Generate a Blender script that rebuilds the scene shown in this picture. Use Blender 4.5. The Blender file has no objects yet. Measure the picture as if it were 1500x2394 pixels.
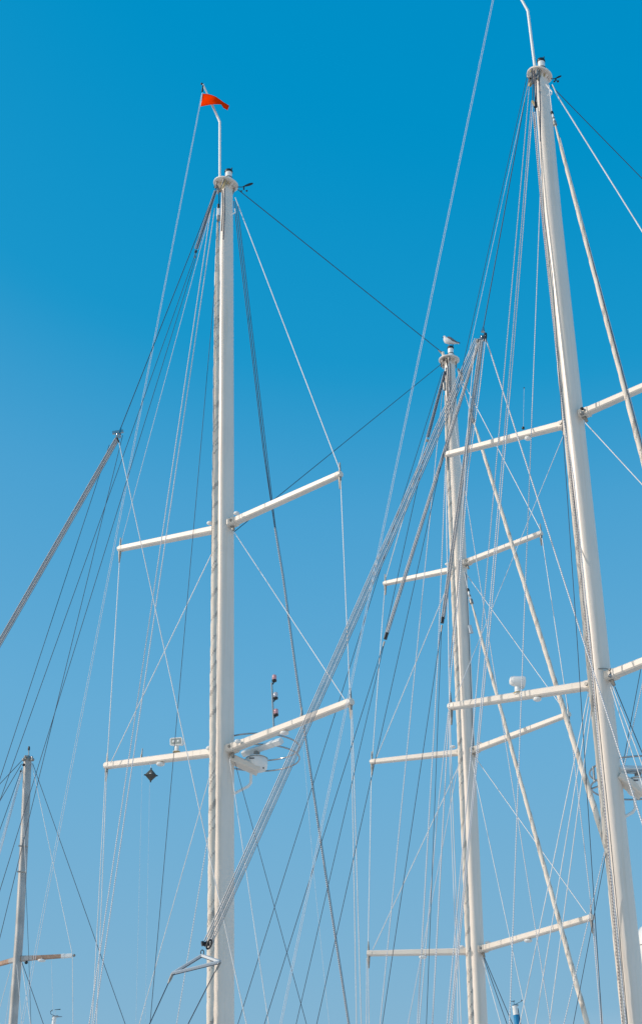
import bpy, math, random
from mathutils import Vector, Matrix

random.seed(7)
R = math.radians
sc = bpy.context.scene
col = sc.collection

# ------------------------------------------------------------------ camera
PITCH = R(27.0)
FPX = 4025.0                       # focal length measured in photograph pixels (1500 x 2394)
CAMZ = 1.7
cam_d = bpy.data.cameras.new('camera')
cam_d.sensor_fit = 'VERTICAL'
cam_d.sensor_height = 24.0
cam_d.lens = FPX / 2394.0 * 24.0
cam_d.clip_end = 3000
cam = bpy.data.objects.new('camera', cam_d)
cam.location = (0, 0, CAMZ)
cam.rotation_euler = (math.pi / 2 + PITCH, 0, 0)
col.objects.link(cam)
sc.camera = cam

# ------------------------------------------------------------------ light
SUN_EL, SUN_AZ = R(30.0), R(-105.0)          # azimuth from +Y towards +X
world = bpy.data.worlds.new('World')
sc.world = world
world.use_nodes = True
nt = world.node_tree
nt.nodes.clear()
sky = nt.nodes.new('ShaderNodeTexSky')
sky.sky_type = 'NISHITA'
sky.sun_disc = False
sky.sun_elevation = SUN_EL
sky.sun_rotation = SUN_AZ
sky.altitude = 0
sky.air_density = 1.0
sky.dust_density = 0.6
sky.ozone_density = 2.0
# the whole sky is graded through one curve: clear deep blue where the air is thin, paler towards
# the horizon, warm white towards the sun
sepc = nt.nodes.new('ShaderNodeSeparateColor')
nt.links.new(sky.outputs[0], sepc.inputs[0])
lg = nt.nodes.new('ShaderNodeMath'); lg.operation = 'LOGARITHM'
lg.inputs[1].default_value = 2.0
nt.links.new(sepc.outputs[0], lg.inputs[0])
mr = nt.nodes.new('ShaderNodeMapRange')
mr.inputs['From Min'].default_value = -1.0; mr.inputs['From Max'].default_value = 5.0
nt.links.new(lg.outputs[0], mr.inputs['Value'])
rp = nt.nodes.new('ShaderNodeValToRGB')
SKY_CURVE = [(0.6, (0.000, 0.245, 0.545)), (0.78, (0.000, 0.278, 0.575)), (0.92, (0.010, 0.305, 0.600)), (1.05, (0.068, 0.355, 0.640)), (1.33, (0.132, 0.412, 0.670)),
             (2.3, (0.235, 0.456, 0.640)), (4.5, (0.92, 0.88, 0.84)), (10.0, (1.8, 1.65, 1.42)), (32.0, (2.4, 2.1, 1.7))]
cr = rp.color_ramp
while len(cr.elements) < len(SKY_CURVE): cr.elements.new(0.5)
for e, (v_, c_) in zip(cr.elements, sorted(SKY_CURVE)):
    e.position = (math.log2(v_) + 1.0) / 6.0
    e.color = (*[k / 2.4 for k in c_], 1)
nt.links.new(mr.outputs[0], rp.inputs[0])
bg = nt.nodes.new('ShaderNodeBackground')
vm = nt.nodes.new('ShaderNodeVectorMath'); vm.operation = 'SCALE'
vm.inputs['Scale'].default_value = 24.0
nt.links.new(rp.outputs[0], vm.inputs[0])
bg.inputs['Strength'].default_value = 0.10
wo = nt.nodes.new('ShaderNodeOutputWorld')
nt.links.new(vm.outputs[0], bg.inputs[0])
nt.links.new(bg.outputs[0], wo.inputs[0])

sl = bpy.data.lights.new('sun', 'SUN')
sl.energy = 2.2
sl.angle = R(0.5)
sl.color = (1.0, 0.875, 0.755)
so = bpy.data.objects.new('sun', sl)
sd = Vector((math.sin(SUN_AZ) * math.cos(SUN_EL), math.cos(SUN_AZ) * math.cos(SUN_EL), math.sin(SUN_EL)))
so.rotation_euler = (-sd).to_track_quat('-Z', 'Y').to_euler()
so.location = (-30, 0, 60)
col.objects.link(so)

sc.render.engine = 'CYCLES'
sc.view_settings.view_transform = 'Standard'
sc.view_settings.look = 'None'
sc.view_settings.exposure = 0.0
sc.view_settings.gamma = 1.0
sc.view_settings.use_curve_mapping = False

# ------------------------------------------------------------------ materials
def material(name, base, rough=0.5, metal=0.0, vary=0.0, scale=4.0, bump=0.0, bscale=60.0, base2=None, spec=0.5, trans=0.0, stain=None):
    m = bpy.data.materials.new(name)
    m.use_nodes = True
    n = m.node_tree
    b = n.nodes['Principled BSDF']
    b.inputs['Roughness'].default_value = rough
    b.inputs['Metallic'].default_value = metal
    b.inputs['Specular IOR Level'].default_value = spec
    if trans:
        b.inputs['Transmission Weight'].default_value = trans
    tc = n.nodes.new('ShaderNodeTexCoord')
    no = n.nodes.new('ShaderNodeTexNoise')
    no.inputs['Scale'].default_value = scale
    no.inputs['Detail'].default_value = 5
    n.links.new(tc.outputs['Object'], no.inputs['Vector'])
    mix = n.nodes.new('ShaderNodeMix'); mix.data_type = 'RGBA'
    c2 = base2 if base2 else tuple(c * (1 - vary) for c in base)
    mix.inputs[6].default_value = (*base, 1)
    mix.inputs[7].default_value = (*c2, 1)
    ramp = n.nodes.new('ShaderNodeValToRGB')
    ramp.color_ramp.elements[0].position = 0.40
    ramp.color_ramp.elements[1].position = 0.68
    n.links.new(no.outputs['Fac'], ramp.inputs[0])
    n.links.new(ramp.outputs[0], mix.inputs[0])
    out = mix.outputs[2]
    if stain:                                       # vertical grime streaks with a shape of their own
        mp = n.nodes.new('ShaderNodeMapping')
        mp.inputs['Scale'].default_value = (9, 9, 0.25)
        n2 = n.nodes.new('ShaderNodeTexNoise')
        n2.inputs['Scale'].default_value = 1.5
        n2.inputs['Detail'].default_value = 6
        r2 = n.nodes.new('ShaderNodeValToRGB')
        r2.color_ramp.elements[0].position = 0.52
        r2.color_ramp.elements[1].position = 0.80
        m2 = n.nodes.new('ShaderNodeMix'); m2.data_type = 'RGBA'
        m2.inputs[7].default_value = (*stain, 1)
        n.links.new(tc.outputs['Object'], mp.inputs[0])
        n.links.new(mp.outputs[0], n2.inputs['Vector'])
        n.links.new(n2.outputs['Fac'], r2.inputs[0])
        n.links.new(r2.outputs[0], m2.inputs[0])
        n.links.new(out, m2.inputs[6])
        out = m2.outputs[2]
    n.links.new(out, b.inputs['Base Color'])
    if bump:
        nb = n.nodes.new('ShaderNodeTexNoise'); nb.inputs['Scale'].default_value = bscale
        bp = n.nodes.new('ShaderNodeBump'); bp.inputs['Strength'].default_value = bump
        n.links.new(tc.outputs['Object'], nb.inputs['Vector'])
        n.links.new(nb.outputs['Fac'], bp.inputs['Height'])
        n.links.new(bp.outputs[0], b.inputs['Normal'])
    return m

def rope_material(name, light, dark, freq, duty=0.5):
    """braided rope: two colours alternating along the lay"""
    m = bpy.data.materials.new(name)
    m.use_nodes = True
    n = m.node_tree
    b = n.nodes['Principled BSDF']
    b.inputs['Roughness'].default_value = 0.75
    tc = n.nodes.new('ShaderNodeTexCoord')
    wv = n.nodes.new('ShaderNodeTexWave')
    wv.bands_direction = 'DIAGONAL'
    wv.inputs['Scale'].default_value = freq
    wv.inputs['Distortion'].default_value = 0.6
    rp = n.nodes.new('ShaderNodeValToRGB')
    rp.color_ramp.elements[0].position = duty - 0.08
    rp.color_ramp.elements[1].position = duty + 0.08
    rp.color_ramp.elements[0].color = (*dark, 1)
    rp.color_ramp.elements[1].color = (*light, 1)
    n.links.new(tc.outputs['Object'], wv.inputs['Vector'])
    n.links.new(wv.outputs['Fac'], rp.inputs[0])
    n.links.new(rp.outputs[0], b.inputs['Base Color'])
    return m

M = {}
M['paint'] = material('mast_paint', (0.82, 0.745, 0.67), 0.32, vary=0.04, scale=1.5, stain=(0.74, 0.65, 0.55))
M['paint_b'] = material('spreader_paint', (0.80, 0.72, 0.63), 0.4, vary=0.10, scale=1.2)
M['white'] = material('gelcoat_white', (0.82, 0.82, 0.80), 0.3, vary=0.04)
M['fitting'] = material('fitting_grey', (0.34, 0.33, 0.31), 0.4, metal=0.4, vary=0.35, scale=14)
M['steel'] = material('steel_polished', (0.42, 0.44, 0.46), 0.14, metal=1.0, vary=0.2, scale=12)
M['rod'] = material('rod_rigging', (0.74, 0.74, 0.74), 0.35, metal=0.05, vary=0.15, scale=1.0)
M['dark'] = material('wire_dark', (0.018, 0.045, 0.085), 0.5, vary=0.4, scale=3)
M['black'] = material('black_plastic', (0.015, 0.015, 0.017), 0.4, vary=0.3)
M['sail'] = material('sailcloth', (0.79, 0.70, 0.60), 0.8, base2=(0.72, 0.63, 0.53), scale=3.0, bump=0.25, bscale=12)
M['rope'] = rope_material('rope_white_flecked', (0.80, 0.78, 0.77), (0.36, 0.39, 0.46), 11.0, 0.26)
M['rope_d'] = rope_material('rope_dark_flecked', (0.62, 0.58, 0.56), (0.10, 0.11, 0.14), 16.0, 0.42)
M['rope_tan'] = rope_material('rope_tan', (0.70, 0.60, 0.53), (0.20, 0.15, 0.15), 10.0, 0.34)
M['sail_fold_shade'] = material('sailcloth_fold_shade', (0.56, 0.49, 0.42), 0.8, vary=0.3, scale=8)  # crease shade painted as a darker cloth colour on the rolled sails
M['strand'] = material('rope_strand', (0.78, 0.73, 0.70), 0.7, vary=0.2, scale=2.0)
M['thin'] = material('light_line', (0.62, 0.68, 0.74), 0.6, vary=0.1)
M['aluminium'] = material('mast_aluminium', (0.50, 0.48, 0.46), 0.42, metal=0.25, vary=0.25, scale=2, stain=(0.34, 0.35, 0.37))
M['wood'] = material('varnished_wood', (0.42, 0.27, 0.19), 0.5, vary=0.35, scale=9)
M['flag'] = material('flag_orange', (0.82, 0.040, 0.001), 0.95, spec=0.0, vary=0.12, scale=6, bump=0.2, bscale=30)
M['gull_white'] = material('gull_white', (0.80, 0.78, 0.76), 0.8, vary=0.06, scale=20)
M['gull_grey'] = material('gull_grey', (0.15, 0.17, 0.20), 0.8, vary=0.3, scale=25)
M['gull_dark'] = material('gull_dark', (0.03, 0.03, 0.035), 0.7, vary=0.3)
M['gull_leg'] = material('gull_leg', (0.62, 0.42, 0.34), 0.7, vary=0.1)
M['plate'] = material('plate_grey', (0.50, 0.55, 0.60), 0.35, metal=0.3, vary=0.1)
M['reflector'] = material('reflector_black', (0.055, 0.06, 0.055), 0.6, vary=0.4, scale=8)
M['red_lens'] = material('lens_red', (0.80, 0.42, 0.46), 0.15, vary=0.15, trans=0.25)
M['clear_lens'] = material('lens_clear', (0.72, 0.72, 0.78), 0.1, vary=0.1, trans=0.35)
M['lamp_glass'] = material('lamp_glass', (0.32, 0.38, 0.38), 0.08, metal=0.4, vary=0.3, scale=20)
M['blue'] = material('paint_blue', (0.0, 0.22, 0.46), 0.35, vary=0.1)
M['stain'] = material('rust_stain', (0.52, 0.40, 0.20), 0.7, vary=0.4, scale=20)
M['added_bounce_sheet'] = material('added_bounce_sheet_pale', (0.80, 0.68, 0.61), 0.85, vary=0.15, scale=0.4, bump=0.2)

# ------------------------------------------------------------------ helpers
CX, CY = 750.0, 1197.0
CAM = Vector((0, 0, CAMZ))
def ray(x, y):
    dx, dy = (x - CX) / FPX, (CY - y) / FPX
    return Vector((dx, math.cos(PITCH) - dy * math.sin(PITCH), math.sin(PITCH) + dy * math.cos(PITCH)))
def P(x, y, d):                     # world point seen at photograph pixel (x, y), d metres in front
    r = ray(x, y)
    return CAM + r * (d / r.y)
def H(x, y, z):                     # world point seen at pixel, at height z
    r = ray(x, y)
    return CAM + r * ((z - CAMZ) / r.z)
def pxm(p):                         # metres covered by one photograph pixel at p
    return (p - CAM).length / FPX

def tag(o, label=None, cat=None, group=None, kind=None):
    if label: o['label'] = label
    if cat: o['category'] = cat
    if group: o['group'] = group
    if kind: o['kind'] = kind
    return o
def thing(name, loc, label, cat, group=None):
    o = bpy.data.objects.new(name, None)
    o.location = loc
    o.empty_display_size = 0.2
    col.objects.link(o)
    return tag(o, label, cat, group)
def origin(o):
    v = Vector((0, 0, 0))
    while o is not None:
        v += Vector(o.location)
        o = o.parent
    return v
class MB:
    """collects world-space geometry, then links it as one mesh object"""
    def __init__(s): s.v = []; s.f = []; s.sm = []; s.mi = []
    def add(s, vs, fs, smooth=True, mi=0):
        k = len(s.v)
        s.v += [Vector(v) for v in vs]
        s.f += [tuple(i + k for i in f) for f in fs]
        s.sm += [smooth] * len(fs); s.mi += [mi] * len(fs)
        return s
    def loft(s, rings, caps=True, smooth=True, mi=0, closed=True):
        n = len(rings[0]); vs = [v for r in rings for v in r]; fs = []
        for i in range(len(rings) - 1):
            for j in range(n if closed else n - 1):
                a = i * n + j; b = i * n + (j + 1) % n
                fs.append((a, b, b + n, a + n))
        s.add(vs, fs, smooth, mi)
        if caps:
            s.add(rings[0], [tuple(range(n))[::-1]], False, mi)
            s.add(rings[-1], [tuple(range(n))], False, mi)
        return s
    def tube(s, pts, rad, seg=8, caps=True, mi=0, ref=None, squash=1.0):
        pts = [Vector(p) for p in pts]
        if not isinstance(rad, (list, tuple)): rad = [rad] * len(pts)
        rings = []
        a = None
        for i, p in enumerate(pts):
            t = (pts[min(i + 1, len(pts) - 1)] - pts[max(i - 1, 0)]).normalized()
            if a is None:
                q = ref or (Vector((0, 1, 0)) if abs(t.y) < 0.9 else Vector((1, 0, 0)))
                a = (q - t * q.dot(t)).normalized()
            else:
                a = (a - t * a.dot(t)).normalized()
            b = t.cross(a)
            rings.append([p + (a * math.cos(2 * math.pi * k / seg) * squash + b * math.sin(2 * math.pi * k / seg)) * rad[i] for k in range(seg)])
        return s.loft(rings, caps, True, mi)
    def bar(s, p, q, s0, s1=None, ch=0.2, up=Vector((0, 0, 1)), mi=0):
        """tapered bar with chamfered corners; s = (width, height)"""
        s1 = s1 or s0
        t = (q - p).normalized()
        r = t.cross(up).normalized(); u = r.cross(t)
        rings = []
        for c, (w, h) in ((p, s0), (q, s1)):
            k = min(w, h) * ch
            o = [(-w/2+k, -h/2), (w/2-k, -h/2), (w/2, -h/2+k), (w/2, h/2-k), (w/2-k, h/2), (-w/2+k, h/2), (-w/2, h/2-k), (-w/2, -h/2+k)]
            rings.append([c + r * a + u * b for a, b in o])
        return s.loft(rings, True, False, mi)
    def ball(s, c, r, sc3=(1, 1, 1), seg=12, rg=7, mi=0, lo=-90, hi=90):
        rings = []
        for i in range(rg + 1):
            a = R(lo + (hi - lo) * i / rg)
            rr = max(math.cos(a), 0.01) * r
            rings.append([c + Vector((rr * math.cos(2*math.pi*k/seg) * sc3[0], rr * math.sin(2*math.pi*k/seg) * sc3[1], r * math.sin(a) * sc3[2])) for k in range(seg)])
        return s.loft(rings, True, True, mi)
    def lathe(s, c, prof, seg=20, axis=Vector((0, 0, 1)), mi=0, smooth=True):
        axis = axis.normalized()
        q = Vector((1, 0, 0)) if abs(axis.x) < 0.9 else Vector((0, 1, 0))
        a = (q - axis * q.dot(axis)).normalized(); b = axis.cross(a)
        rings = [[c + axis * h + (a * math.cos(2*math.pi*k/seg) + b * math.sin(2*math.pi*k/seg)) * r for k in range(seg)] for r, h in prof]
        return s.loft(rings, True, smooth, mi)
    def build(s, name, mats, parent=None, label=None, cat=None, group=None, kind=None, loc=None):
        if not isinstance(mats, (list, tuple)): mats = [mats]
        og = origin(parent) if parent else (loc if loc is not None else s.v[0].copy())
        me = bpy.data.meshes.new(name)
        me.from_pydata([tuple(v - og) for v in s.v], [], s.f)
        for m in mats: me.materials.append(m)
        me.polygons.foreach_set('use_smooth', s.sm)
        me.polygons.foreach_set('material_index', s.mi)
        me.update()
        o = bpy.data.objects.new(name, me)
        col.objects.link(o)
        if parent: o.parent = parent
        else: o.location = og
        return tag(o, label, cat, group, kind)

DECK = 1.2
def extend(pts):
    """carry a line that leaves the view on to where it would be made fast"""
    p, q = pts[-2], pts[-1]
    t = (q - p).normalized()
    if t.z < -0.2:
        q2 = q + t * ((q.z - DECK) / -t.z)
    else:
        q2 = q + t * 6
    return pts[:-1] + [q2]

STY = {'W': ('rod', 2.7), 'K': ('dark', 2.2), 'R': ('rope', 3.4), 'T': ('thin', 1.3), 'D': ('rope_d', 3.6), 'P': ('rope_tan', 3.6)}
def wire(root, name, pix, sty, d0, d1=None, w=None, ext=None, label=None, cat=None):
    """pix: photograph pixels along the line; depth runs from d0 to d1"""
    d1 = d0 if d1 is None else d1
    n = len(pix)
    L = [0.0]
    for i in range(1, n):
        L.append(L[-1] + math.hypot(pix[i][0] - pix[i-1][0], pix[i][1] - pix[i-1][1]))
    pts = [P(x, y, d0 + (d1 - d0) * l / L[-1]) for (x, y), l in zip(pix, L)]
    mat, ww = STY[sty]
    ww = (w or ww) * (.82 if sty == 'K' else .78 if sty == 'T' else .84)
    rad = ww / 2 * pxm(pts[len(pts)//2])
    lx, ly = pix[-1]
    if ext or (ext is None and (ly >= 2390 or lx <= 2 or lx >= 1498)):
        pts = extend(pts)
    # subdivide long spans a little so that the mesh is a real, slightly sagging line
    out = []
    for i in range(len(pts) - 1):
        a, b = pts[i], pts[i+1]
        for k in range(4):
            out.append(a.lerp(b, k / 4))
    out.append(pts[-1])
    m = MB().tube(out, rad, seg=6)
    if root is None:
        return m.build(name, M[mat], None, label, cat)
    return m.build(name, M[mat], root)

# ------------------------------------------------------------------ added unseen bounce sheet
g = MB()
S = 1500
g.add([(-S, -S, 0), (S, -S, 0), (S, S, 0), (-S, S, 0)], [(0, 1, 2, 3)], False)
g.build('added_bounce_sheet', M['added_bounce_sheet'], None, kind='structure', loc=Vector((0, 0, 0)))  # unseen sheet, added pale to bounce light up onto the masts

# ------------------------------------------------------------------ mast pieces
def mast_root(bot, D, label, top=None):
    b = P(bot[0], bot[1], D)
    return b

def mast_tube(root, pix, D, sq=1.6, mat='paint', name='mast_tube', seams=()):
    """pix: (x, y, width px) from the top to the bottom edge of the picture"""
    pts = [P(x, y, D) for x, y, w in pix]
    rad = [w / 2 * pxm(p) for p, (x, y, w) in zip(pts, pix)]
    p, q = pts[-2], pts[-1]
    t = (q - p) / (p.z - q.z)
    base = q + t * q.z
    pts.append(base); rad.append(rad[-1] * 1.02)
    out, rr = [], []
    for i in range(len(pts) - 1):
        for k in range(6):
            out.append(pts[i].lerp(pts[i+1], k / 6)); rr.append(rad[i] + (rad[i+1] - rad[i]) * k / 6)
    out.append(pts[-1]); rr.append(rad[-1])
    # oval section, its long axis fore and aft (the yachts lie at an angle to the viewer)
    U, V = Vector((.67, .742, 0)), Vector((.742, -.67, 0))
    kb = 1.0 / math.sqrt((sq * .67) ** 2 + .742 ** 2)
    rings = []
    for p_, r_ in zip(out, rr):
        ring = []
        for k in range(56):
            a_ = 2 * math.pi * k / 56
            ca_, sa_ = math.cos(a_), math.sin(a_)
            ca_ = math.copysign(abs(ca_) ** .80, ca_); sa_ = math.copysign(abs(sa_) ** .80, sa_)
            ring.append(p_ + U * ca_ * r_ * kb * sq * .97 + V * sa_ * r_ * kb * .97)
        rings.append(ring[::-1])
    m = MB().loft(rings, True)
    o = m.build(name, M[mat], root)
    return o

def axis_at(pix, D, y):
    """point of the mast's axis at photograph row y, and its radius"""
    for (x0, y0, w0), (x1, y1, w1) in zip(pix, pix[1:]):
        if y0 <= y <= y1 or (x1, y1, w1) == pix[-1]:
            k = (y - y0) / (y1 - y0)
            x = x0 + (x1 - x0) * k; w = w0 + (w1 - w0) * k
            p = P(x, y, D)
            return p, w / 2 * pxm(p)

def spreader(root, mast_pt, mast_r, tip, s0, s1, down=1, up=1, plates=(), n_down=1):
    d = (tip - mast_pt); dn = d.normalized()
    hz = Vector((d.x, d.y, 0)).normalized()
    a = mast_pt + hz * (mast_r * 0.85)
    m = MB().bar(a, tip, s0, s1, 0.16)
    o = m.build('spreader', M['paint_b'], root)
    # end fitting: rounded cup over the tip
    e = MB().bar(tip - dn * 0.10, tip + dn * 0.045, (s1[0] * 1.12, s1[1] * 1.2), (s1[0] * 0.95, s1[1] * 1.05), 0.3)
    e.build('end_fitting', M['paint_b'], o)
    if up:
        u = MB().tube([tip + Vector((0, 0, s1[1] * .4)), tip + Vector((0, 0, s1[1] * .5 + .26))], [0.032, 0.016], 8)
        u.build('turnbuckle', M['fitting'], o)
    if down:
        u = MB().tube([tip - Vector((0, 0, s1[1] * .4)), tip - Vector((0, 0, s1[1] * .5 + .12)), tip - Vector((0, 0, s1[1] * .5 + .34))], [0.045, 0.04, 0.018], 8)
        u.build('turnbuckle', M['fitting'], o)
    # root bracket and collar
    br = MB().bar(mast_pt + hz * mast_r * 0.7, mast_pt + hz * (mast_r + 0.16), (s0[0] * 1.18, s0[1] * 1.22), (s0[0] * 1.15, s0[1] * 1.15), 0.15)
    br.build('root_bracket', M['paint_b'], o)
    pin = MB().lathe(mast_pt + hz * (mast_r + 0.09) - Vector((0, 0, 0)) + Vector((hz.y, -hz.x, 0)) * (-s0[0] * .62 if (Vector((hz.y, -hz.x, 0)).y > 0) else s0[0] * .62), [(0.035, -0.02), (0.035, 0.02)], 10, Vector((hz.y, -hz.x, 0)))
    pin.build('pin', M['fitting'], o)
    tang = MB().bar(mast_pt + hz * (mast_r + .02) - Vector((0, 0, s0[1] * .5)), mast_pt + hz * (mast_r + .09) - Vector((0, 0, s0[1] * .5 + .16)), (0.05, 0.10), (0.03, 0.06))
    tang.build('tang', M['fitting'], o)
    for k in plates:
        c = a.lerp(tip, k); w = s0[0] + (s1[0] - s0[0]) * k; h = s0[1] + (s1[1] - s0[1]) * k
        b = MB().bar(c - dn * 0.012, c + dn * 0.012, (w * 1.03, h * 1.03), None, 0.16)
        b.build('joint_band', M['fitting'] if k < 0.02 else M['paint_b'], o)
    return o

def on_bar(mast_pt, tip, k): return mast_pt.lerp(tip, k)

def deck_light(root, c, s=1.0):
    m = MB().lathe(c, [(0.06*s, 0.02), (0.06*s, -0.03), (0.14*s, -0.045), (0.15*s, -0.08), (0.11*s, -0.105)], 16)
    o = m.build('deck_light', M['white'], root)
    MB().lathe(c - Vector((0, 0, 0.105*s)), [(0.10*s, 0), (0.08*s, -0.008)], 16).build('lamp_glass', M['lamp_glass'], o)
    return o

def masthead(root, c, r, mr, tilt=0.0, vane=None, big=1.0, crane=True):
    """round cover plate with a lantern on top, lugs and sheaves underneath"""
    ax = Vector((math.sin(tilt), 0, math.cos(tilt)))
    side = Vector((math.cos(tilt), 0, -math.sin(tilt)))
    plate = MB().lathe(c, [(r*0.97, -0.02), (r, -0.012), (r, 0.012), (r*0.9, 0.035), (r*.3, 0.06)], 40, ax)
    po = plate.build('masthead_plate', M['paint'], root)
    # gussets below the plate
    for k in range(6):
        a = 2*math.pi*k/6 + .35
        dr = side * math.cos(a) + Vector((0, 1, 0)) * math.sin(a)
        g_ = MB()
        g_.bar(c + dr * mr * .8 - ax * .10, c + dr * r * .8 - ax * .05, (0.022, 0.20), (0.022, 0.06), 0.1, up=ax)
        g_.build('gusset', M['paint'], po)
        if k % 2 == 0 or k == 3:
            lug = MB()
            lug.tube([c + dr * r * .72 - ax * .03, c + dr * r * .74 - ax * .16, c + dr * r * .72 - ax * .26], [.03, .022, .014], 8)
            lug.build('shackle', M['fitting'], po)
    # shackles, toggles and rope ends crowded under the plate
    rc_ = random.Random(int(c.x * 10))
    for i in range(9):
        a = rc_.uniform(math.pi * .85, math.pi * 1.75); q_ = rc_.uniform(mr * 1.0, r * .85)
        p0 = c + side * math.cos(a) * q_ + Vector((0, math.sin(a) * q_, 0)) - ax * .04
        p1 = p0 - ax * rc_.uniform(.10, .34) + Vector((rc_.uniform(-.03, .03), 0, 0))
        MB().tube([p0, p0.lerp(p1, .5) + Vector((.012, 0, 0)), p1], [.016, rc_.uniform(.018, .034), .014], 7).build('toggle', M[rc_.choice(['black', 'fitting', 'fitting', 'stain'])], po)
    # sheave box
    for sx in (-1, 1):
        sh = MB().lathe(c + Vector((sx * 0.03 - mr * 1.05, -mr * .3, -0.24)), [(0.075, -0.02), (0.05, 0.0), (0.075, 0.02)], 14, Vector((0.3, 1, 0)))
        sh.build('sheave', M['fitting'], root)
    # lantern
    b = c + side * (r * .18) + ax * 0.03
    lo = MB().lathe(b, [(r*.52, 0), (r*.50, .03), (r*.34, .17), (r*.30, .19)], 24).build('masthead_light', M['white'], root)
    MB().lathe(b + Vector((0, 0, .19)), [(r*.33, 0), (r*.33, .02)], 24).build('seal_ring', M['black'], lo)
    MB().lathe(b + Vector((0, 0, .21)), [(r*.27, 0), (r*.27, .19)], 24).build('lens', M['clear_lens'] if False else M['white'], lo)
    MB().lathe(b + Vector((0, 0, .40)), [(r*.31, 0), (r*.33, .03), (r*.30, .08), (r*.12, .11)], 24).build('light_cap', M['black'], lo)
    MB().tube([b + Vector((r*.2, 0, .45)), b + Vector((r*.25, 0, .58))], .016, 6).build('bird_spike', M['black'], lo)
    if vane:
        v0 = c + side * r * .95 - ax * .03
        t = vane
        vo = MB().tube([v0, v0 + Vector((.17, 0, .0)) * big, v0 + Vector((.24, 0, .05)) * big], .012, 6).build('wind_vane', M['black'], root)
        p = v0 + Vector((.22, 0, .03)) * big
        bl = MB()
        prof = [(.0, .012), (.08, .035), (.2, .05), (.3, .035), (.34, .004)]
        d_ = Vector(t).normalized(); n_ = d_.cross(Vector((0, 1, 0))).normalized()
        bl.loft([[p + d_*u*big + n_*w*big + Vector((0, -.008, 0)), p + d_*u*big + n_*w*big + Vector((0, .008, 0)), p + d_*u*big - n_*w*big + Vector((0, .008, 0)), p + d_*u*big - n_*w*big + Vector((0, -.008, 0))] for u, w in prof], True, False)
        bl.build('vane_blade', M['black'], vo)
        MB().tube([p, p - Vector((0, 0, .14)) * big], .022, 6).build('anemometer', M['black'], vo)
        MB().ball(p + Vector((.10, 0, -.19)) * big, .03).build('anemometer_cup', M['black'], vo)
        MB().ball(p + Vector((-.08, 0, -.2)) * big, .025).build('anemometer_cup', M['black'], vo)
    return po

def furled(name, pix, D0, D1, r_px, label, parent=None, pitch=1.3, seg=18, step=0.09, swell=0.15, taper=2.0, ext=True, cap=True, group=None, extdeck=True, mat='sail'):
    """a sail rolled round its stay: spiral creases run up the roll"""
    pts = [P(pix[0][0], pix[0][1], D0), P(pix[-1][0], pix[-1][1], D1)]
    r0 = r_px[0] / 2 * pxm(pts[0]); r1 = r_px[1] / 2 * pxm(pts[1])
    a, b = pts
    L0 = (b - a).length
    if ext:
        b2 = extend([a, b])[-1]
        r1 = r1 + (r1 - r0) * ((b2 - a).length / L0 - 1) * .5
        b = b2
    L = (b - a).length
    n = int(L / step)
    t = (b - a).normalized()
    u = Vector((0, 1, 0)); u = (u - t * u.dot(t)).normalized(); v = t.cross(u)
    rings = []; mids = []
    rnd = random.Random(len(label))
    ph = [rnd.uniform(0, 6.3) for _ in range(8)]
    for i in range(n + 1):
        s = i / n; z = s * L
        r = (r0 + (r1 - r0) * min(1, s)) * (.38 + .62 * min(1, z / taper) ** .8)
        c = a.lerp(b, s)
        ring = []
        for k in range(seg):
            th = 2 * math.pi * k / seg
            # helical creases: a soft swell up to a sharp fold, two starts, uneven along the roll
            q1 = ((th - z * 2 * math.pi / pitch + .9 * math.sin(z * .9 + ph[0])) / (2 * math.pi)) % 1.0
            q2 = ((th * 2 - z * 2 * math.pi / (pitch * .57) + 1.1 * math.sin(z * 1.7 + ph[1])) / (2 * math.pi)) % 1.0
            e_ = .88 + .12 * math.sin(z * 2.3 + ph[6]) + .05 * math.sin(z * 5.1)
            mids.append(1 if (q1 > e_ or (q2 > .86 and math.sin(z * 1.9 + ph[7]) > .1)) else 0)  # picks the fold faces that carry the painted crease shade
            am = .6 + .4 * math.sin(z * 1.3 + ph[2] + th)
            rr = r * (1 - swell * .5 + swell * (q1 ** .7 if q1 < .86 else (1 - q1) / .14 * .9) + swell * .45 * am * (q2 if q2 < .8 else (1 - q2) * 4) + .03 * math.sin(z * 2.1 + ph[5]))
            ring.append(c + (u * math.cos(th) + v * math.sin(th)) * rr)
        rings.append(ring)
    m = MB().loft(rings, True)
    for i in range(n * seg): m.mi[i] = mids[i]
    if parent is not None:
        return m.build(name, M[mat], parent)
    root = thing(name, b, label, 'furled sail', group)
    m.build('rolled_sail', [M[mat], M['sail_fold_shade']], root)
    return root

# =====================================================================  MAST A (orange pennant)
DA = 40.0
A_PX = [(531, 432, 24), (529, 600, 31), (528, 1050, 36), (527, 1350, 38), (524, 1850, 44), (522, 2394, 47)]
baseA = P(522, 2394, DA); baseA.z = 0
mA = thing('yacht_mast', baseA, 'tall white mast with an orange pennant on its bent pole, floodlight on lower spreader', 'mast', 'white masts of the large yachts')
mast_tube(mA, A_PX, DA)
ca = P(528, 431, DA)
masthead(mA, ca, 29 * pxm(ca), 12 * pxm(ca), tilt=R(11), vane=(1, 0, .42), big=.85)
# bent pole
pp = [P(514, 414, DA), P(514, 286, DA), P(512, 281, DA), P(475, 198, DA)]
po = MB().tube(pp, [3.1*pxm(pp[0]), 2.9*pxm(pp[0]), 2.9*pxm(pp[0]), 2.0*pxm(pp[0])], 10).build('flag_pole', M['white'], mA)
MB().ball(P(472, 196, DA), 2.8*pxm(pp[3])).build('finial', M['black'], po)
MB().tube([P(475, 199, DA-.05), P(473, 214, DA-.05)], [.018, .03], 6).build('halyard_block', M['black'], po)

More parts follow.
